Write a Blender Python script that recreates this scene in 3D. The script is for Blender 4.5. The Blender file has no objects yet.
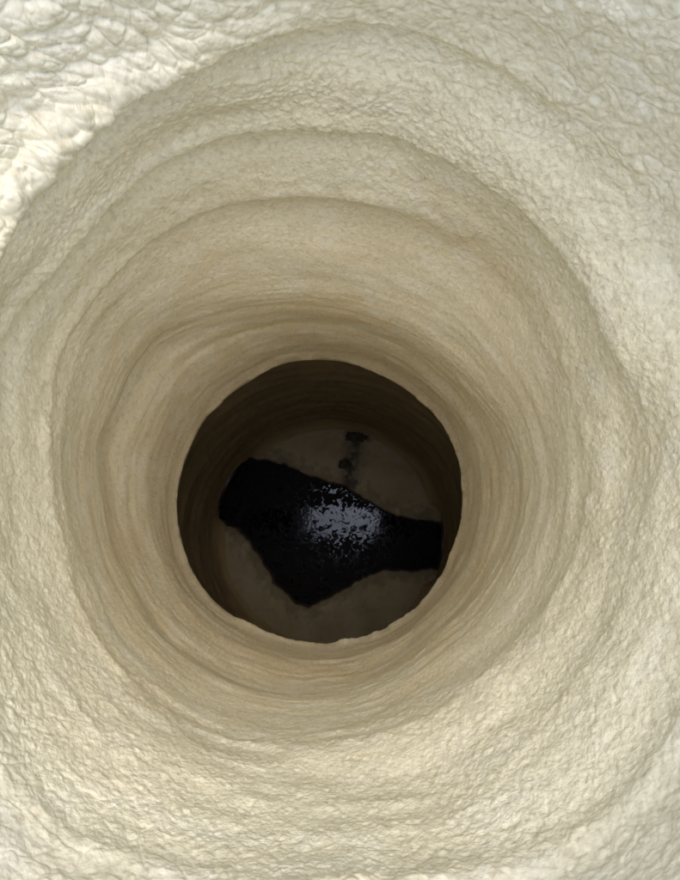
import bpy, math, random
import numpy as np
from mathutils import Vector, Matrix

# ------------------------------------------------------------------ camera
S = bpy.context.scene
F_PX, CU, CV = 636.0, 340.0, 440.0          # focal length and centre in photo pixels (680 x 880)
NU, NV = 345.0, 525.0                       # the point straight below the lens
look = Vector(((CU - NU) / F_PX, (NV - CV) / F_PX, -1.0)).normalized()
upv = (Vector((0, 1, 0)) - look * look.y).normalized()
rgt = look.cross(upv).normalized()
cam_d = bpy.data.cameras.new("camera")
cam = bpy.data.objects.new("camera", cam_d)
S.collection.objects.link(cam)
S.camera = cam
cam_d.sensor_fit = 'VERTICAL'
cam_d.sensor_height = 24.0
cam_d.lens = 24.0 * F_PX / 880.0
cam_d.clip_start = 0.01
cam_d.clip_end = 500
cam.matrix_world = Matrix(((rgt.x, upv.x, -look.x, 0), (rgt.y, upv.y, -look.y, 0),
                           (rgt.z, upv.z, -look.z, 0), (0, 0, 0, 1)))

# ------------------------------------------------------------------ world, sun, exposure
SUN_EL, SUN_AZ = 80.0, 30.0                 # azimuth measured from +Y (image up) clockwise
w = bpy.data.worlds.new("World")
S.world = w
w.use_nodes = True
nt = w.node_tree
bg = nt.nodes["Background"]
sky = nt.nodes.new("ShaderNodeTexSky")
sky.sky_type = 'NISHITA'
sky.sun_disc = False
sky.sun_elevation = math.radians(SUN_EL)
sky.sun_rotation = math.radians(SUN_AZ)
sky.air_density = 1.0
sky.dust_density = 3.0
sky.ozone_density = 1.0
nt.links.new(sky.outputs[0], bg.inputs[0])
bg.inputs[1].default_value = 0.15
sd = bpy.data.lights.new("sun", 'SUN')
sd.energy = 0.5
sd.angle = math.radians(85)
sd.color = (1.0, 0.97, 0.90)
so = bpy.data.objects.new("sun", sd)
S.collection.objects.link(so)
el, az = math.radians(SUN_EL), math.radians(SUN_AZ)
so.rotation_euler = Vector((math.sin(az) * math.cos(el), math.cos(az) * math.cos(el), math.sin(el))).to_track_quat('Z', 'Y').to_euler()
S.view_settings.view_transform = 'Standard'
S.view_settings.look = 'None'
S.view_settings.exposure = 1.28
S.view_settings.gamma = 1.0
S.render.engine = 'CYCLES'
S.cycles.max_bounces = 10
S.cycles.diffuse_bounces = 9
S.cycles.glossy_bounces = 2

# ------------------------------------------------------------------ numeric noise
def _hash(ix, iy, iz, k):
    h = (ix.astype(np.int64) * 374761393 + iy.astype(np.int64) * 668265263 + iz.astype(np.int64) * 2147483647 + k * 974634777) & 0xFFFFFFFF
    h = ((h ^ (h >> 13)) * 1274126177) & 0xFFFFFFFF
    h = (h ^ (h >> 16)) * 2246822519 & 0xFFFFFFFF
    return ((h ^ (h >> 15)) & 0xFFFFFF).astype(np.float32) / np.float32(0xFFFFFF)

def vnoise(x, y, z, k=0):
    """smooth value noise, -1..1"""
    ix, iy, iz = np.floor(x), np.floor(y), np.floor(z)
    fx, fy, fz = x - ix, y - iy, z - iz
    fx = fx * fx * fx * (fx * (fx * 6 - 15) + 10); fy = fy * fy * fy * (fy * (fy * 6 - 15) + 10); fz = fz * fz * fz * (fz * (fz * 6 - 15) + 10)
    r = 0
    for a in (0, 1):
        wa = fx if a else 1 - fx
        for b in (0, 1):
            wb = fy if b else 1 - fy
            for c in (0, 1):
                wc = fz if c else 1 - fz
                r = r + wa * wb * wc * _hash(ix + a, iy + b, iz + c, k)
    return (r * 2 - 1).astype(np.float32)

def fbm(x, y, z, k=0, o=3, g=0.5):
    r, a = 0, 1.0
    for i in range(o):
        r = r + a * vnoise(x, y, z, k + i * 7)
        x, y, z, a = x * 2.03 + 3.1, y * 2.03 + 1.7, z * 2.03 + 5.3, a * g
    return r

def voronoi(x, y, z, k=0):
    """F1, F2, offset from the nearest cell's seed, cell random"""
    ix, iy, iz = np.floor(x), np.floor(y), np.floor(z)
    f1 = np.full(x.shape, 9.0, np.float32); f2 = f1.copy()
    ox = np.zeros_like(f1); oy = ox.copy(); oz = ox.copy(); cr = ox.copy()
    for a in (-1, 0, 1):
        for b in (-1, 0, 1):
            for c in (-1, 0, 1):
                jx, jy, jz = ix + a, iy + b, iz + c
                dx = (x - jx - _hash(jx, jy, jz, k + 1)).astype(np.float32)
                dy = (y - jy - _hash(jx, jy, jz, k + 2)).astype(np.float32)
                dz = (z - jz - _hash(jx, jy, jz, k + 3)).astype(np.float32)
                d = np.sqrt(dx * dx + dy * dy + dz * dz)
                m = d < f1
                f2 = np.where(m, f1, np.minimum(f2, d))
                f1 = np.where(m, d, f1)
                ox = np.where(m, dx, ox); oy = np.where(m, dy, oy); oz = np.where(m, dz, oz)
                cr = np.where(m, _hash(jx, jy, jz, k + 4), cr)
    return f1, f2, ox, oy, oz, cr

def sstep(a, b, x):
    t = np.clip((x - a) / (b - a), 0, 1)
    return t * t * (3 - 2 * t)

# ------------------------------------------------------------------ materials
def new_mat(name):
    m = bpy.data.materials.new(name); m.use_nodes = True
    return m, m.node_tree, m.node_tree.nodes["Principled BSDF"]

def N(nt, t, **kw):
    n = nt.nodes.new(t)
    for k, v in kw.items():
        if k in n.inputs: n.inputs[k].default_value = v
        else: setattr(n, k, v)
    return n

def mix_col(nt, fac, a, b, blend='MIX'):
    n = nt.nodes.new('ShaderNodeMix'); n.data_type = 'RGBA'; n.blend_type = blend
    for s, v in ((n.inputs[0], fac), (n.inputs[6], a), (n.inputs[7], b)):
        if isinstance(v, bpy.types.NodeSocket): nt.links.new(v, s)
        elif isinstance(v, (tuple, list)): s.default_value = (*v, 1) if len(v) == 3 else v
        else: s.default_value = v
    return n.outputs[2]

def ramp(nt, src, p0, p1, c0=0.0, c1=1.0):
    n = nt.nodes.new('ShaderNodeMapRange'); n.interpolation_type = 'SMOOTHSTEP'
    nt.links.new(src, n.inputs[0])
    n.inputs[1].default_value = p0; n.inputs[2].default_value = p1
    n.inputs[3].default_value = c0; n.inputs[4].default_value = c1
    return n.outputs[0]

def spray_lining(name, base, warm, pale, bump_k=1.0, rough=0.5, grain=0.5):
    m, nt, b = new_mat(name)
    L = nt.links.new
    tc = N(nt, 'ShaderNodeTexCoord')
    P = tc.outputs['Object']
    t1 = N(nt, 'ShaderNodeAttribute', attribute_name='tone')       # x warm stains and painted shade, y pale tone, z fine pitting and creases
    sp = N(nt, 'ShaderNodeSeparateXYZ'); L(t1.outputs['Vector'], sp.inputs[0])
    c = mix_col(nt, sp.outputs[0], base, warm)
    c = mix_col(nt, sp.outputs[1], c, pale)
    c = mix_col(nt, sp.outputs[2], c, tuple(v * 0.6 for v in warm))
    L(c, b.inputs['Base Color'])
    # orange-peel relief left by the spray gun
    g1 = N(nt, 'ShaderNodeTexNoise', Scale=260.0, Detail=2.0, Roughness=0.65); L(P, g1.inputs['Vector'])
    b1 = N(nt, 'ShaderNodeBump', Strength=0.7 * bump_k, Distance=0.0024); L(g1.outputs['Fac'], b1.inputs['Height'])
    gr = N(nt, 'ShaderNodeAttribute', attribute_name='grit'); L(gr.outputs['Fac'], b1.inputs['Strength'])
    L(b1.outputs[0], b.inputs['Normal'])
    b.inputs['Roughness'].default_value = rough
    b.inputs['Specular IOR Level'].default_value = 0.3
    return m

M_LIN = spray_lining('cream_sprayed_lining', (0.805, 0.762, 0.575), (0.75, 0.655, 0.45), (0.835, 0.80, 0.65), 1.0, 0.6)
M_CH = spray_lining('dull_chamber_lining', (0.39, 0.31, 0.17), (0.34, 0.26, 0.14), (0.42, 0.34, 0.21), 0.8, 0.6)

# bench: the same coating, soiled; stain trail under the seeping spot
def bench_mat():
    m, nt, b = new_mat('soiled_bench_coating')
    L = nt.links.new
    tc = N(nt, 'ShaderNodeTexCoord')
    n1 = N(nt, 'ShaderNodeTexNoise', Scale=6.0, Detail=6.0, Roughness=0.65); L(tc.outputs['Object'], n1.inputs['Vector'])
    n2 = N(nt, 'ShaderNodeTexNoise', Scale=40.0, Detail=4.0, Roughness=0.6); L(tc.outputs['Object'], n2.inputs['Vector'])
    c = mix_col(nt, ramp(nt, n1.outputs['Fac'], 0.35, 0.7), (0.32, 0.285, 0.195), (0.25, 0.215, 0.14))
    c = mix_col(nt, ramp(nt, n2.outputs['Fac'], 0.55, 0.8, 0, 0.5), c, (0.12, 0.105, 0.07))
    at = N(nt, 'ShaderNodeAttribute', attribute_name='soil')
    c = mix_col(nt, at.outputs['Fac'], c, (0.045, 0.04, 0.035))
    L(c, b.inputs['Base Color'])
    bp = N(nt, 'ShaderNodeBump', Strength=0.5, Distance=0.006); L(n2.outputs['Fac'], bp.inputs['Height'])
    L(bp.outputs[0], b.inputs['Normal'])
    b.inputs['Roughness'].default_value = 0.8
    b.inputs['Specular IOR Level'].default_value = 0.15
    return m
M_BENCH = bench_mat()

def simple(name, col, rough, scale=30, bump=0.3, dist=0.004, var=0.6):
    m, nt, b = new_mat(name)
    L = nt.links.new
    tc = N(nt, 'ShaderNodeTexCoord')
    n = N(nt, 'ShaderNodeTexNoise', Scale=scale, Detail=6.0, Roughness=0.65); L(tc.outputs['Object'], n.inputs['Vector'])
    c = mix_col(nt, ramp(nt, n.outputs['Fac'], 0.35, 0.7), col, tuple(v * var for v in col))
    L(c, b.inputs['Base Color'])
    bp = N(nt, 'ShaderNodeBump', Strength=bump, Distance=dist); L(n.outputs['Fac'], bp.inputs['Height']); L(bp.outputs[0], b.inputs['Normal'])
    b.inputs['Roughness'].default_value = rough
    return m
M_SLUDGE = simple('black_channel_sludge', (0.012, 0.011, 0.010), 0.5, 30, 0.5, 0.006)
M_CLUMP = simple('damp_brown_sludge', (0.045, 0.038, 0.03), 0.6, 60, 0.6, 0.006)
M_PIPE = simple('dark_wet_pipe', (0.03, 0.027, 0.024), 0.45, 20)
M_CONC = simple('weathered_concrete', (0.36, 0.34, 0.31), 0.85, 14, 0.4, 0.004, 0.7)
M_SOIL = simple('bare_dry_soil', (0.20, 0.155, 0.11), 0.95, 3, 0.8, 0.03, 0.6)

def water_mat():
    m, nt, b = new_mat('black_sewage_water')
    L = nt.links.new
    tc = N(nt, 'ShaderNodeTexCoord')
    b.inputs['Base Color'].default_value = (0.0025, 0.0025, 0.003, 1)
    b.inputs['IOR'].default_value = 1.36
    n1 = N(nt, 'ShaderNodeTexNoise', Scale=34.0, Detail=3.0, Roughness=0.5, Distortion=1.2); L(tc.outputs['Object'], n1.inputs['Vector'])
    n2 = N(nt, 'ShaderNodeTexNoise', Scale=110.0, Detail=3.0, Roughness=0.6); L(tc.outputs['Object'], n2.inputs['Vector'])
    # thin broken scum floating on the water
    v = N(nt, 'ShaderNodeTexNoise', Scale=40.0, Detail=4.0, Roughness=0.6, Distortion=1.2); L(tc.outputs['Object'], v.inputs['Vector'])
    # the scum gathers on the lower side of the pool
    sx_ = N(nt, 'ShaderNodeSeparateXYZ'); L(tc.outputs['Object'], sx_.inputs[0])
    gy_ = ramp(nt, sx_.outputs[1], -0.13, 0.03, 0.15, 0.0)
    gt_ = ramp(nt, sx_.outputs[1], 0.05, 0.11, 0.0, 0.15)            # more scum, added along the upper bank to cut the sky reflection smaller
    a0 = N(nt, 'ShaderNodeMath', operation='ADD'); L(v.outputs['Fac'], a0.inputs[0]); L(gt_, a0.inputs[1])
    ad = N(nt, 'ShaderNodeMath', operation='ADD'); L(a0.outputs[0], ad.inputs[0]); L(gy_, ad.inputs[1])
    sc = ramp(nt, ad.outputs[0], 0.56, 0.62)
    L(mix_col(nt, sc, (0.0025, 0.0025, 0.003), (0.010, 0.009, 0.008)), b.inputs['Base Color'])
    L(ramp(nt, ad.outputs[0], 0.52, 0.62, 0.03, 0.5), b.inputs['Roughness'])
    L(ramp(nt, ad.outputs[0], 0.54, 0.62, 0.32, 0.05), b.inputs['Specular IOR Level'])
    b1 = N(nt, 'ShaderNodeBump', Strength=0.12, Distance=0.003); L(n1.outputs['Fac'], b1.inputs['Height'])
    b2 = N(nt, 'ShaderNodeBump', Strength=0.05, Distance=0.001); L(n2.outputs['Fac'], b2.inputs['Height']); L(b1.outputs[0], b2.inputs['Normal'])
    L(b2.outputs[0], b.inputs['Normal'])
    b.inputs['Specular Tint'].default_value = (0.62, 0.74, 1.0, 1)     # blue of the reflected sky, put into the tint
    return m
M_WATER = water_mat()

# ------------------------------------------------------------------ helpers
def unproj(u, v, z):
    """photo measurement (pixel, depth below the lens) -> world x, y on the level at that depth"""
    d = rgt * ((u - CU) / F_PX) + upv * (-(v - CV) / F_PX) + look
    k = z / -d.z
    return d.x * k, d.y * k

def link(name, verts, faces, mat, parent=None, smooth=True, label=None):
    me = bpy.data.meshes.new(name)
    verts = np.asarray(verts, np.float32)
    if isinstance(faces, np.ndarray):
        nf, k = faces.shape
        me.vertices.add(len(verts)); me.vertices.foreach_set('co', verts.ravel())
        me.loops.add(nf * k); me.loops.foreach_set('vertex_index', faces.astype(np.int32).ravel())
        me.polygons.add(nf)
        me.polygons.foreach_set('loop_start', np.arange(nf, dtype=np.int32) * k)
        me.update(calc_edges=True)
    else:
        me.from_pydata([tuple(map(float, p)) for p in verts], [], faces)
    me.validate()
    if smooth: me.polygons.foreach_set('use_smooth', np.ones(len(me.polygons), bool))
    me.materials.append(mat)
    me.update()
    o = bpy.data.objects.new(name, me)
    S.collection.objects.link(o)
    if parent: o.parent = parent
    if label: o['label'] = label
    return o

def grid_faces(nr, nt_, flip=False):
    i = np.arange(nr - 1)[:, None]; j = np.arange(nt_)[None, :]
    a = i * nt_ + j; b = i * nt_ + (j + 1) % nt_; c = (i + 1) * nt_ + (j + 1) % nt_; d = (i + 1) * nt_ + j
    q = np.stack([a, d, c, b] if flip else [a, b, c, d], -1).reshape(-1, 4)
    return q

# ------------------------------------------------------------------ shaft: measured outlines of its ledges
CX, CY = -0.03, 0.06                        # axis of the shaft
NT = 2400
TH = np.linspace(0, 2 * np.pi, NT, endpoint=False)

def outline(pts, z, smooth=2.2):
    """closed photo outline at depth z -> radius about the axis for every TH"""
    a, r = [], []
    for u, v in pts:
        x, y = unproj(u, v, z)
        a.append(math.atan2(y - CY, x - CX) % (2 * math.pi)); r.append(math.hypot(x - CX, y - CY))
    a, r = np.array(a), np.array(r)
    o = np.argsort(a); a, r = a[o], r[o]
    R = np.interp(TH, np.r_[a - 2 * np.pi, a, a + 2 * np.pi], np.r_[r, r, r])
    s = smooth / 360 * NT                   # gaussian smoothing, periodic
    f = np.fft.rfft(R); k = np.arange(len(f))
    f *= np.exp(-0.5 * (2 * np.pi * k * s / NT) ** 2)
    return np.fft.irfft(f, NT)

A_ = [(-55, 445), (-30, 330), (5, 240), (30, 195), (50, 170), (79, 144), (129, 103), (176, 85), (205, 72), (280, 40), (340, 27), (400, 28), (470, 50),
      (550, 98), (621, 157), (680, 210), (735, 330), (750, 440), (735, 580), (690, 700), (645, 768), (598, 818), (539, 850), (440, 868),
      (340, 874), (220, 868), (140, 853), (65, 825), (0, 745), (-45, 620)]
B_ = [(-8, 440), (0, 352), (35, 295), (65, 260), (100, 220), (140, 180), (170, 160), (215, 140), (245, 132), (280, 128), (340, 130), (405, 142),
      (440, 162), (470, 180), (525, 220), (560, 260), (588, 298), (610, 350), (635, 400), (643, 440), (641, 490), (628, 540), (620, 590),
      (605, 630), (575, 668), (540, 715), (475, 765), (430, 788), (340, 800), (240, 790), (150, 755), (80, 700), (30, 620), (0, 530)]
C_ = [(52, 420), (60, 350), (78, 318), (104, 285), (135, 255), (165, 232), (200, 213), (240, 203), (290, 199), (340, 200), (390, 209), (440, 225),
      (505, 265), (545, 330), (572, 400), (582, 465), (576, 530), (559, 582), (530, 630), (490, 667), (440, 706), (390, 728), (320, 740),
      (228, 735), (180, 712), (140, 680), (90, 620), (60, 540), (50, 480)]
D_ = [(101, 441), (119, 405), (133, 370), (157, 338), (200, 318), (260, 306), (330, 306), (390, 322), (440, 350), (480, 392), (508, 430), (520, 485),
      (507, 550), (482, 595), (440, 634), (390, 672), (348, 690), (301, 693), (257, 687), (198, 662), (160, 630), (128, 580), (107, 525), (101, 485)]
LIP = [(315.5, 358.7), (279, 364), (251.6, 379), (224, 398), (220, 404), (206, 415.7), (188, 450), (180, 475), (176, 500), (177, 520), (181, 541), (188, 563), (201.5, 586.7),
       (215, 602), (233, 616), (254, 625), (274.5, 634.6), (300, 641), (320, 643.7), (340, 640), (361, 637), (380, 630), (397.6, 621), (415, 608), (429.5, 591), (443, 570), (452, 550),
       (458, 530), (462, 513.7), (461, 485), (457, 454.5), (449, 435), (438.6, 418), (426, 406), (411, 393), (391, 380), (370, 370), (343, 361)]
zA, zB, zC, zD, zL = 0.48, 0.60, 0.72, 0.98, 1.38
RA, RB, RC, RD, RL = outline(A_, zA), outline(B_, zB, 1.5), outline(C_, zC), outline(D_, zD), outline(LIP, zL, 0.35)
RS = outline(LIP, zL, 9.0)                  # the same opening without its nick

def bump_ang(deg, width):                   # periodic bell, world angle = image angle (0 right, 90 up)
    d = (np.degrees(TH) - deg + 180) % 360 - 180
    return np.exp(-0.5 * (d / width) ** 2)
def wob(k, n, amp):
    return amp * fbm(np.cos(TH) * n, np.sin(TH) * n, TH * 0 + k, int(k * 13), 3, 0.55)

dA = 0.0015 + 0.024 * bump_ang(128, 30) + 0.004 * bump_ang(65, 30) + 0.002 * bump_ang(240, 30) + 0.001 * bump_ang(318, 30)
dB = 0.002 + 0.015 * bump_ang(112, 36) + 0.009 * bump_ang(10, 30) + 0.002 * bump_ang(320, 20) + 0.012 * bump_ang(148, 18)
dC = 0.001 + 0.007 * bump_ang(115, 35) + 0.005 * bump_ang(335, 26) + 0.005 * bump_ang(235, 16)
dD = 0.002 + 0.011 * bump_ang(160, 18) + 0.007 * bump_ang(205, 40) + 0.006 * bump_ang(255, 28) + 0.004 * bump_ang(0, 25)
one = np.ones(NT)
# control rings: depth, radius; every ledge is an edge followed by a short recess
rings = [(0.095 * one, 0.470 * one), (0.105 * one, 0.435 + wob(1.1, 3, 0.004)), (0.14 * one, 0.405 + wob(1.5, 3, 0.006)), (0.20 * one, 0.378 + wob(2.2, 3, 0.006)),
         (0.29 * one, 0.350 + wob(3.7, 4, 0.005) + 0.02 * bump_ang(138, 32)), (0.38 * one, 0.6 * RA + 0.4 * 0.335 + wob(4.1, 4, 0.004) - 0.010 * bump_ang(295, 50) + 0.023 * bump_ang(135, 28)),
         (0.445 * one, RA + 0.003 + wob(4.9, 5, 0.002) + 0.020 * bump_ang(135, 26)), (zA + wob(5.2, 4, 0.004), RA)]
eA = len(rings) - 1
zz = rings[-1][0]
rings += [(zz + 0.006, RA + dA * 0.75), (zz + 0.020, RA + dA), (0.5 * (zA + zB) * one, 0.5 * (RA + RB) + dA * 0.35),
          (zB - 0.022 + wob(6.2, 4, 0.003), RB + 0.003), (zB + wob(6.2, 4, 0.003), RB)]
eB = len(rings) - 1
zz = rings[-1][0]
rings += [(zz + 0.006, RB + dB * 0.75), (zz + 0.020, RB + dB), (0.5 * (zB + zC) * one, 0.5 * (RB + RC) + dB * 0.4),
          (zC - 0.02 + wob(7.3, 4, 0.003), RC + 0.001), (zC + wob(7.3, 4, 0.003), RC)]
eC = len(rings) - 1
zz = rings[-1][0]
rings += [(zz + 0.010, RC + dC * 0.7), (zz + 0.030, RC + dC), (0.82 * one, 0.62 * RC + 0.38 * RD + 0.003), (0.90 * one, 0.3 * RC + 0.7 * RD - 0.001),
          (zD + wob(8.3, 4, 0.006), RD)]
eD = len(rings) - 1
zz = rings[-1][0]
rings += [(zz + 0.015, RD + dD * 0.75), (zz + 0.04, RD + dD), (1.12 * one, 0.6 * RD + 0.4 * RS + 0.007 + wob(9.4, 3, 0.003)), (1.20 * one, 0.4 * RD + 0.6 * RS + 0.002),
          (1.33 * one, RS + 0.005), (1.362 * one, 0.7 * RS + 0.3 * RL + 0.002), (zL * one, RL)]
eL = len(rings) - 1
rings += [(zL + 0.010 * one, RL + 0.002), (zL + 0.055 * one, RL + 0.016), (zL + 0.07 * one, RL + 0.05)]
Zc = np.array([r[0] for r in rings]); Rc = np.array([r[1] for r in rings])     # (K, NT)
K = len(rings)
# monotone cubic (PCHIP) along depth, per angle
h_ = np.diff(Zc, axis=0); dlt = np.diff(Rc, axis=0) / h_
mslope = np.zeros_like(Rc)
same = dlt[:-1] * dlt[1:] > 0
w1 = 2 * h_[1:] + h_[:-1]; w2 = h_[1:] + 2 * h_[:-1]
with np.errstate(divide='ignore', invalid='ignore'):
    hm = (w1 + w2) / (w1 / dlt[:-1] + w2 / dlt[1:])
mslope[1:-1] = np.where(same, hm, 0)
mslope[0], mslope[-1] = dlt[0], dlt[-1]

rows_z, rows_r, owner = [], [], []
starts = {}
for k in range(K - 1):
    zm = 0.5 * (Zc[k].mean() + Zc[k + 1].mean()); dz = (Zc[k + 1] - Zc[k]).mean(); drr = abs(Rc[k + 1] - Rc[k]).mean()
    px = F_PX * 0.31 / zm ** 2 * dz + F_PX * drr / zm
    n = max(3, int(math.ceil(px / (1.35 if zm > 0.25 else 9.0))))
    n = min(n, 90)
    starts[k] = len(rows_z)
    for t in np.arange(n) / n:
        h = h_[k]
        r = ((2 * t**3 - 3 * t**2 + 1) * Rc[k] + (t**3 - 2 * t**2 + t) * h * mslope[k] + (-2 * t**3 + 3 * t**2) * Rc[k + 1] + (t**3 - t**2) * h * mslope[k + 1])
        rows_z.append(Zc[k] + t * h); rows_r.append(r)
starts[K - 1] = len(rows_z)
rows_z.append(Zc[-1]); rows_r.append(Rc[-1])
Z = np.array(rows_z); R = np.array(rows_r)
NR = len(Z)
# the coating is thickest on the sides and the lower half: there the ledges are buried to shallow swells
zu = np.linspace(Z.min(), Z[starts[eL]].min() - 0.02, 600)
def soften(sig, weight, z0, z1):
    Ru = np.array([np.interp(zu, Z[:, j], R[:, j]) for j in range(NT)])          # (NT, 600)
    pad = np.pad(Ru, ((0, 0), (150, 150)), mode='reflect', reflect_type='odd')
    fr = np.fft.rfftfreq(pad.shape[1], zu[1] - zu[0])
    f = np.fft.irfft(np.fft.rfft(pad, axis=1) * np.exp(-0.5 * (2 * np.pi * fr * sig) ** 2)[None, :], pad.shape[1], axis=1)[:, 150:-150]
    out = R.copy()
    for j in range(NT):
        zc = Z[:, j]
        wgt = weight[j] * sstep(z0 - 0.05, z0 + 0.05, zc) * (1 - sstep(z1 - 0.06, z1, zc))
        out[:, j] = R[:, j] * (1 - wgt) + np.interp(zc, zu, f[j]) * wgt
    return out
topside = 0.85 * np.clip(bump_ang(122, 34) * 1.15, 0, 1)
R = soften(0.026, (1 - topside) * 0.88, 0.24, 0.86)
R = soften(0.020, one * 0.6, 0.90, 1.30)
ct, st_ = np.cos(TH), np.sin(TH)
P = np.stack([CX + R * ct, CY + R * st_, -Z], -1)
def grid_normals(P):
    du = np.roll(P, -1, 1) - np.roll(P, 1, 1)
    dv = np.empty_like(P); dv[1:-1] = P[2:] - P[:-2]; dv[0] = P[1] - P[0]; dv[-1] = P[-1] - P[-2]
    n = np.cross(du, dv); n /= np.linalg.norm(n, axis=-1, keepdims=True) + 1e-12
    return n
Nn = grid_normals(P)
if ((Nn[NR // 2, :, 0] * ct + Nn[NR // 2, :, 1] * st_).mean() > 0): Nn = -Nn          # towards the axis

# relief of the sprayed coating
x = (0.31 * ct[None, :] * np.ones((NR, 1))).astype(np.float32)
y = (0.31 * st_[None, :] * np.ones((NR, 1))).astype(np.float32)
z = Z.astype(np.float32)
ang = np.degrees(TH)[None, :]
def abell(deg, width):
    d = (ang - deg + 180) % 360 - 180
    return np.exp(-0.5 * (d / width) ** 2)
near = 1 - sstep(0.46, 0.50, z - wob(5.2, 4, 0.004)[None, :])           # above ledge A
coarse = near * abell(133, 26)
mid = (1 - sstep(0.60, 0.95, z))
# warp
wx = fbm(x * 26, y * 26, z * 26, 11, 3); wy = fbm(x * 26, y * 26, z * 26, 51, 3); wz = fbm(x * 26, y * 26, z * 26, 91, 3)
H = np.zeros_like(x)
# broad undulation
H += 0.0035 * fbm(x * 9, y * 9, z * 14, 3, 3) * (0.5 + 0.5 * mid)
H += 0.0010 * vnoise(x * 4, y * 4, z * 42, 5)
# overlapping lumps near the rim, top-left: flattened shingles with deep creases
cc = (x + y) * 0.7071                       # along the rim there
lwx = fbm(x * 22, y * 22, z * 22, 15, 2, 0.4); lwy = fbm(x * 22, y * 22, z * 22, 55, 2, 0.4)
pe, pf = (cc + z) * 0.7071, (cc - z) * 0.7071
nz_ = int(np.searchsorted(Z.mean(1), 0.56))         # only the near rows carry these
for se, sf, am, kk in ((44.0, 84.0, 1.0, 200), (100.0, 170.0, 0.25, 230)):
    q_ = slice(0, nz_)
    f1, f2, ox, oy, oz, cr = voronoi(pe[q_] * se + lwx[q_] * 0.65, pf[q_] * sf + lwy[q_] * 0.65, wz[q_] * 0.2 + 0.5, kk)
    e = f2 - f1
    lump = sstep(0.0, 0.13, e)
    H[q_] += coarse[q_] * am * (0.0014 * lump + 0.0062 * (1 - 1.3 * np.clip(f1, 0, 0.8) ** 2) + lump * (0.0028 * oy + 0.0016 * (cr - 0.5)))
# curled nodules on the edge itself
edge = np.exp(-0.5 * ((z - (zA + wob(5.2, 4, 0.004)[None, :]) + 0.012) / 0.012) ** 2) * abell(135, 20)
H += edge * 0.006 * np.clip(vnoise(x * 60, y * 60, z * 60, 77) + 0.15, 0, 1)
# medium wrinkles over the upper courses
topw = abell(95, 38) * (1 - sstep(0.60, 0.68, z)) * sstep(0.46, 0.52, z)
s = 120.0
f1, f2, ox, oy, oz, cr = voronoi(x * s * 0.75 + wx * 0.9, y * s * 0.75 + wy * 0.9, z * s * 1.0 + wz * 0.9, 300)
e = f2 - f1
patch = 0.55 + 0.45 * fbm(x * 7, y * 7, z * 9, 21, 2)
mw = (1 - coarse) * (0.18 + 0.82 * mid) * np.clip(patch, 0.1, 1.1) * (0.19 + 1.0 * topw + 0.12 * abell(180, 40))
wr = np.sqrt(np.clip(e, 0, 0.4) / 0.4)
H += mw * wr * (0.0014 - 0.0016 * oz + 0.0010 * (cr - 0.5))
# wide shallow crackle on the rim's right side and lower corners
s = 42.0
nz_ = int(np.searchsorted(Z.mean(1), 0.66)); q_ = slice(0, nz_)
f1, f2, ox, oy, oz, cr = voronoi(x[q_] * s + wx[q_] * 0.5, y[q_] * s + wy[q_] * 0.5, z[q_] * s * 0.9 + wz[q_] * 0.5, 400)
cw = ((1 - sstep(0.50, 0.62, z)) * (1 - abell(133, 30)) * (1 - 0.55 * abell(315, 45)))[q_]
H[q_] += cw * (-0.0010 * np.exp(-((f2 - f1) / 0.12) ** 2) + 0.0006 * sstep(0, 0.3, f2 - f1) * (cr - 0.5))
# fine grain carried by the mesh
deep = sstep(0.75, 1.0, z)
H += deep * 0.0009 * fbm(x * 14, y * 14, z * 150, 121, 3, 0.6)
H += 0.00070 * fbm(x * 170, y * 170, z * 170, 61, 2) * (0.6 + 0.4 * mid) * (1 - 0.7 * coarse)
# sags just above each ledge edge
for zr, kk in ((zA, 5.2), (zB, 6.2), (zC, 7.3)):
    ze = zr + wob(kk, 4, 0.004 if kk == 5.2 else 0.003)[None, :]
    H += 0.0022 * np.exp(-0.5 * ((z - ze + 0.006) / 0.008) ** 2) * (0.5 + vnoise(x * 55, y * 55, z * 8, 131))
# colour of the coating: warm stains with some painted shade, rings of warmer spray passes, pale tone, pitting and creases
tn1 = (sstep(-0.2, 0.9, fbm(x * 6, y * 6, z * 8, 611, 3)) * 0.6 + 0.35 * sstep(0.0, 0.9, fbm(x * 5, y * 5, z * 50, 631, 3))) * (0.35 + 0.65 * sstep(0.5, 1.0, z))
tn1 = np.clip(tn1 + 0.7 * sstep(0.8, 1.3, z) + 0.7 * abell(80, 45) * sstep(0.58, 0.78, z) * (0.6 + 0.5 * fbm(x * 9, y * 9, z * 12, 691, 2)), 0, 1)  # warmer with depth; upper side's brown tint also has shade put into it
tn2 = 0.6 * sstep(0.05, 0.9, fbm(x * 22, y * 22, z * 30, 651, 3)) + 0.7 * (1 - sstep(0.36, 0.52, z))  # pale patches, and paler towards the mouth
tn3 = 0.30 * sstep(0.1, 0.9, fbm(x * 240, y * 240, z * 240, 671, 2)) + 0.25 * (1 - wr) * (0.3 + mid)  # pitting, plus darker wrinkle creases
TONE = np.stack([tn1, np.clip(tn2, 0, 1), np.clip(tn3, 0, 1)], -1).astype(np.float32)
GRIT = (0.65 * (1 - 0.75 * coarse) * (1 - 0.4 * near)).astype(np.float32)
H *= sstep(0.10, 0.16, z)
H *= 1 - 0.6 * sstep(1.30, 1.37, z)
P = P + Nn * H[..., None]
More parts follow.
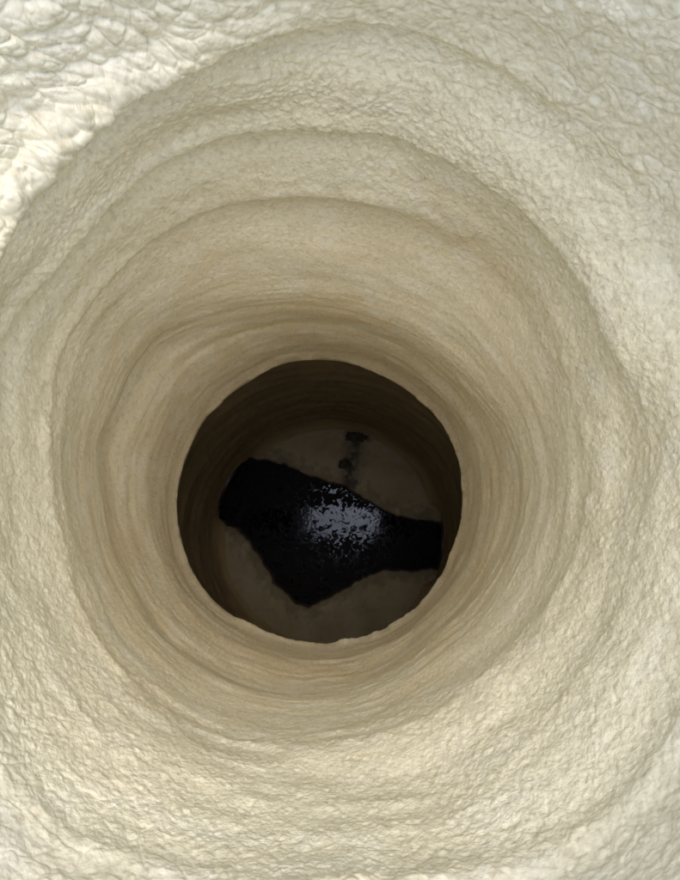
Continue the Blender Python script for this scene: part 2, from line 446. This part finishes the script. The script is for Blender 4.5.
# jagged broken edge of the lip
Rj = (fbm(np.cos(TH) * 11, np.sin(TH) * 11, TH * 0, 500, 3, 0.55) * 0.0024)
lipw = np.exp(-((Z - zL) / 0.02) ** 2)
P[..., 0] += lipw * Rj * ct; P[..., 1] += lipw * Rj * st_

manhole = bpy.data.objects.new('manhole', None)
manhole.empty_display_size = 0.1
S.collection.objects.link(manhole)
manhole.location = (0, 0, 0)
manhole['label'] = 'round manhole shaft coated in cream sprayed lining, seen from above down to its dark chamber'
manhole['category'] = 'manhole'

def band(name, k0, k1, label, mat=M_LIN):
    r0, r1 = starts[k0], starts[k1]
    rows = slice(r0, r1 + 1)
    V = P[rows].reshape(-1, 3)
    o = link(name, V, grid_faces(r1 + 1 - r0, NT, flip=False), mat, manhole, label=label)
    return o
Nf = grid_normals(P)
if ((Nf[NR // 2, :, 0] * ct + Nf[NR // 2, :, 1] * st_).mean() > 0): Nf = -Nf
def set_normals(o, k0, k1):                 # shared normals, so neighbouring bands meet without a visible seam
    r0, r1 = starts[k0], starts[k1]
    n = Nf[r0:r1 + 1].reshape(-1, 3)
    o.data.normals_split_custom_set_from_vertices(n.tolist())
bands = [('rim_lining', 0, eA + 1, 'palest flared lining band at the mouth with thick lumpy folds at top left'),
         ('lining_band', eA + 1, eB + 1, 'wrinkled lining band below the first overhanging ledge'),
         ('lining_band', eB + 1, eC + 1, 'narrow lining band between the second and third ledges'),
         ('lining_band', eC + 1, eD + 1, 'wide sandy lining band in the middle of the shaft'),
         ('lining_band', eD + 1, eL, 'deepest and brownest lining band just above the dark opening'),
         ('broken_lip', eL, K - 1, 'thin jagged lip round the dark opening')]
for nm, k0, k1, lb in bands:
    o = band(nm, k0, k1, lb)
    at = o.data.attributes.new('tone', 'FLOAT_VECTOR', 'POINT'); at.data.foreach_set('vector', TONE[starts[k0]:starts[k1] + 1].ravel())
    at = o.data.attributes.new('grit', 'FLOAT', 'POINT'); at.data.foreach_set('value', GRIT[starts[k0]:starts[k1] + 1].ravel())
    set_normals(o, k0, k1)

# ------------------------------------------------------------------ chamber below the lip
ZF, RCH = 3.00, 0.530
CHX, CHY = unproj(329, 535, ZF)
NT2 = 720
th = np.linspace(0, 2 * np.pi, NT2, endpoint=False)
c2, s2 = np.cos(th), np.sin(th)
last = P[-1][np.linspace(0, NT, NT2, endpoint=False).astype(int)]
prof = [(zL + 0.075, None, 0.0), (1.47, 0.40, .35), (1.53, 0.47, .7), (1.60, 0.505, 1.0)] + [(v, 0.512 + 0.018 * (v - 1.6) / 1.4, 1.0) for v in np.linspace(1.64, 3.10, 180)]
rowsP = [last]
PA = [math.atan2(unproj(u, v, ZF)[1] - CHY, unproj(u, v, ZF)[0] - CHX) for u, v in ((232, 485), (436, 545))]
fil = 0.042 * np.ones(NT2)                   # coved corner of wall and bench, left out at the two pipes
for a in PA:
    d_ = np.abs((th - a + np.pi) % (2 * np.pi) - np.pi)
    fil = fil * sstep(0.27, 0.42, d_)
for zc, rr, f in prof[1:]:
    cx = CX + (CHX - CX) * f; cy = CY + (CHY - CY) * f
    groove = 0.003 * math.sin(zc * 21) ** 3 - fil * max(0.0, (zc - 2.88) / 0.12) ** 2 * (zc < 3.01)
    nn = fbm(c2 * 5, s2 * 5, th * 0 + zc * 6, 700, 3, 0.5) * 0.004 + fbm(c2 * 40, s2 * 40, th * 0 + zc * 60, 730, 2) * 0.0005
    r_ = rr + groove + nn
    rowsP.append(np.stack([cx + r_ * c2, cy + r_ * s2, np.full(NT2, -zc)], -1))
CW = np.array(rowsP)
# pipes meeting the chamber
PIPES = []                                   # (angle, radius, centre z)
def px_world(u, v, zz=ZF): return np.array(unproj(u, v, zz))
pl = (px_world(219, 512) + px_world(246, 459)) / 2
pr = (px_world(441, 523) + px_world(431, 567)) / 2
for p_, rad in ((pl, 0.135), (pr, 0.105)):
    a = math.atan2(p_[1] - CHY, p_[0] - CHX)
    PIPES.append((a, rad, -3.055))
fcs = grid_faces(len(CW), NT2, flip=False)
cent = CW.reshape(-1, 3)[fcs].mean(1)
keep = np.ones(len(fcs), bool)
for a, rad, pz in PIPES:
    t = -(cent[:, 0] - CHX) * math.sin(a) + (cent[:, 1] - CHY) * math.cos(a)
    fwd = (cent[:, 0] - CHX) * math.cos(a) + (cent[:, 1] - CHY) * math.sin(a)
    keep &= ~((t ** 2 + (cent[:, 2] - pz) ** 2 < rad ** 2) & (fwd > 0))
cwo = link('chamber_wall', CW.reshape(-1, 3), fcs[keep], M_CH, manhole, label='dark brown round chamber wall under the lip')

qx, qy, qz = (CW.reshape(-1, 3) * 1.0).T
at = cwo.data.attributes.new('tone', 'FLOAT_VECTOR', 'POINT')
at.data.foreach_set('vector', np.stack([np.clip(0.4 + 0.6 * fbm(qx * 5, qy * 5, qz * 14, 760, 3), 0, 1), np.clip(0.5 * fbm(qx * 14, qy * 14, qz * 20, 770, 3), 0, 1),
                                        np.clip(0.5 * fbm(qx * 4, qy * 4, qz * 40, 780, 3), 0, 1)], -1).astype(np.float32).ravel())
at = cwo.data.attributes.new('grit', 'FLOAT', 'POINT'); at.data.foreach_set('value', np.full(len(qx), 0.25, np.float32))

for i, (a, rad, pz) in enumerate(PIPES):
    d = Vector((math.cos(a), math.sin(a), 0)); sv = Vector((-math.sin(a), math.cos(a), 0)); upz = Vector((0, 0, 1))
    c0 = Vector((CHX, CHY, pz))
    V, Fc = [], []
    n = 64
    # outer collar, mouth, long inner bore, closed far end
    for rr, dist in ((rad + 0.016, RCH + 0.06), (rad + 0.016, RCH - 0.012), (rad + 0.012, RCH - 0.018), (rad + 0.001, RCH - 0.016), (rad - 0.004, RCH - 0.008), (rad - 0.004, RCH + 1.2)):
        for k in range(n):
            t = 2 * math.pi * k / n
            q = c0 + d * dist + sv * (rr * math.cos(t)) + upz * (rr * math.sin(t))
            V.append(q)
    for rr in range(5):
        for k in range(n):
            Fc.append((rr * n + k, rr * n + (k + 1) % n, (rr + 1) * n + (k + 1) % n, (rr + 1) * n + k))
    Fc.append(tuple(5 * n + k for k in range(n)))
    link('inlet_pipe' if i == 0 else 'outlet_pipe', [tuple(v) for v in V], Fc, M_PIPE, manhole,
         label='wide black pipe mouth at the left end of the channel' if i == 0 else 'narrower black pipe mouth at the right end of the channel')

# ------------------------------------------------------------------ channel and benching
CHAN = [(200, 500), (205, 484), (224, 472), (238, 461), (252, 459), (283.5, 464.5), (315, 479.5), (343, 486), (366, 500), (393, 516), (418, 521), (441, 523), (462, 525),
        (458, 574), (429.5, 567.5), (418, 571), (402, 569), (384, 569), (356.5, 580), (340, 590), (329, 596), (308.6, 606), (297, 602.6), (286, 592), (274.5, 582), (268, 566), (256, 550), (248, 538), (240, 529.7), (219.7, 519), (200, 514)]
ch = np.array([unproj(u, v, ZF + 0.02) for u, v in CHAN])
G = 330
gx = np.linspace(CHX - 0.56, CHX + 0.56, G); gy = np.linspace(CHY - 0.56, CHY + 0.56, G)
X, Y = np.meshgrid(gx, gy)
wX = X + 0.006 * fbm(X * 22, Y * 22, X * 0, 800, 3); wY = Y + 0.006 * fbm(X * 22, Y * 22, X * 0 + 9, 840, 3)
dist = np.full(X.shape, 9.0); inside = np.zeros(X.shape, bool)
n = len(ch)
for i in range(n):
    a, b = ch[i], ch[(i + 1) % n]
    e_ = b - a; t = np.clip(((wX - a[0]) * e_[0] + (wY - a[1]) * e_[1]) / (e_ @ e_), 0, 1)
    dist = np.minimum(dist, np.hypot(wX - a[0] - t * e_[0], wY - a[1] - t * e_[1]))
    cond = ((a[1] > wY) != (b[1] > wY)) & (wX < (b[0] - a[0]) * (wY - a[1]) / (b[1] - a[1] + 1e-12) + a[0])
    inside ^= cond
sdist = np.where(inside, -dist, dist)
Hh = -3.0 + 0.10 * np.clip(sdist, 0, 0.5) * 0.35 - 0.15 * (1 - sstep(-0.018, 0.006, sdist)) \
     + 0.003 * fbm(X * 12, Y * 12, X * 0, 870, 4) - 0.03 * (1 - sstep(0, 0.05, sdist)) * 0.3
# soil: stain trail below the seep, dirty shoreline
sx, sy = px_world(357, 436); ex, ey = px_world(347, 486)
def seg(ax, ay, bx, by):
    e0, e1 = bx - ax, by - ay
    t = np.clip(((wX - ax) * e0 + (wY - ay) * e1) / (e0 * e0 + e1 * e1), 0, 1)
    return np.hypot(wX - ax - t * e0, wY - ay - t * e1), t
ds, tt = seg(sx, sy, ex, ey)
nz = fbm(X * 45, Y * 45, X * 0, 900, 3)
soil = 0.45 * (1 - sstep(0.045, 0.085, ds + 0.022 * nz)) * np.clip(0.7 + 0.5 * nz, 0, 1)
soil = np.maximum(soil, 0.92 * (1 - sstep(0.014, 0.058, ds + 0.022 * nz)) * np.clip(0.85 + 0.6 * nz, 0, 1))
def blob(u, v, rr):
    bx, by = px_world(u, v); return np.hypot((X - bx), (Y - by)) / rr
soil = np.maximum(soil, 0.75 * (1 - sstep(0.6, 1.5, blob(357, 437, 0.055) + 0.5 * nz)))
soil = np.maximum(soil, 0.8 * (1 - sstep(0.5, 1.1, blob(346, 464, 0.035) + 0.35 * nz)))
soil = np.maximum(soil, 0.85 * (1 - sstep(0.5, 1.1, blob(350, 484, 0.04) + 0.35 * nz)))
soil = np.maximum(soil, (1 - sstep(0.0, 0.018, sdist + 0.004 * nz)) * 0.95)
soil = np.maximum(soil, 0.35 * (1 - sstep(0.02, 0.07, sdist + 0.03 * nz)))
V = np.stack([X, Y, Hh], -1).reshape(-1, 3)
i, j = np.meshgrid(np.arange(G - 1), np.arange(G - 1), indexing='ij')
q = np.stack([i * G + j, i * G + j + 1, (i + 1) * G + j + 1, (i + 1) * G + j], -1).reshape(-1, 4)
fc = V[q].mean(1); fs = sdist.reshape(-1)[q].mean(1)
inr = np.hypot(fc[:, 0] - CHX, fc[:, 1] - CHY) < 0.548
ch_mask = inr & (fs < -0.012)
rest = inr & ~ch_mask
mx, my = unproj(345, 525, ZF)
low = fc[:, 1] < my - 0.01
tipx, _ = unproj(303, 604, ZF)
sel = {'up': rest & ~low, 'left': rest & low & (fc[:, 0] < tipx), 'right': rest & low & (fc[:, 0] >= tipx)}
def sub(name, mask, mat, parent, label):
    f = q[mask]; ids, inv = np.unique(f, return_inverse=True)
    o = link(name, V[ids], inv.reshape(-1, 4), mat, parent, label=label)
    at = o.data.attributes.new('soil', 'FLOAT', 'POINT'); at.data.foreach_set('value', soil.reshape(-1)[ids].astype(np.float32))
    return o
sub('bench', sel['up'], M_BENCH, manhole, 'largest bench, above the channel, with a dark seep stain')
sub('bench', sel['left'], M_BENCH, manhole, 'small bench left of the channel tip')
sub('bench', sel['right'], M_BENCH, manhole, 'curved bench below the right arm of the channel')
sub('channel', ch_mask, M_SLUDGE, manhole, 'dark channel bed under the water')

# water: level sheet inside the channel outline
cm = ch.mean(0)
pts = []
for i in range(n):
    a, b = ch[i], ch[(i + 1) % n]
    for t in np.linspace(0, 1, 5, endpoint=False): pts.append(a + (b - a) * t)
pts = np.array(pts)
wz_ = -3.055
Vw = [(p[0] + (p[0] - cm[0]) * 0.02, p[1] + (p[1] - cm[1]) * 0.02, wz_) for p in pts]
wo = link('water', Vw, [tuple(range(len(Vw)))], M_WATER, None, smooth=False)
wo['kind'] = 'structure'

# the seeping dark lump where the bench meets the wall, and the raised mortar patch beneath it
def clump(name, u, v, sx_, sy_, sz_, seed, mat, zz):
    bx, by = px_world(u, v)
    rng = random.Random(seed)
    V, Fc = [], []
    nu, nv = 28, 14
    for b in range(nv + 1):
        ph = math.pi * b / nv
        for a in range(nu):
            t = 2 * math.pi * a / nu
            p = (math.sin(ph) * math.cos(t), math.sin(ph) * math.sin(t), math.cos(ph))
            k = 1 + 0.42 * float(fbm(np.array([p[0] * 3 + seed]), np.array([p[1] * 3]), np.array([p[2] * 3]), seed, 4, 0.65)[0])
            V.append((bx + p[0] * sx_ * k, by + p[1] * sy_ * k, zz + p[2] * sz_ * k))
    for b in range(nv):
        for a in range(nu):
            Fc.append((b * nu + a, (b + 1) * nu + a, (b + 1) * nu + (a + 1) % nu, b * nu + (a + 1) % nu))
    return link(name, V, Fc, mat)
o = clump('sludge_clump', 358, 437, 0.052, 0.024, 0.02, 5, M_CLUMP, -2.992)
o['label'] = 'larger dark sludge clump lying where the upper bench meets the chamber wall'; o['category'] = 'sludge'; o['group'] = 'sludge clumps on the bench'
o = clump('sludge_clump', 345, 464, 0.026, 0.02, 0.012, 9, M_CLUMP, -2.995)
o['label'] = 'smaller dark sludge clump halfway down the stain toward the water'; o['category'] = 'sludge'; o['group'] = 'sludge clumps on the bench'

# ------------------------------------------------------------------ ground round the opening
def ring_sheet(name, r0, r1, nr, z0, mat, amp, parent=None, label=None, pw=1.0, n=256):
    V = []
    for k in range(nr):
        r = r0 + (r1 - r0) * (k / (nr - 1)) ** pw
        for a in range(n):
            t = 2 * math.pi * a / n
            V.append((CX + r * math.cos(t), CY + r * math.sin(t), z0))
    V = np.array(V)
    V[:, 2] += amp * fbm(V[:, 0] * 3, V[:, 1] * 3, V[:, 0] * 0, 950, 3)
    return link(name, V, grid_faces(nr, n), mat, parent, label=label)
ring_sheet('concrete_collar', 0.468, 0.62, 8, -0.098, M_CONC, 0.0, manhole, 'grey concrete collar round the mouth')
g = ring_sheet('ground', 0.619, 60.0, 60, -0.112, M_SOIL, 0.006, pw=3.0)
g['kind'] = 'structure'
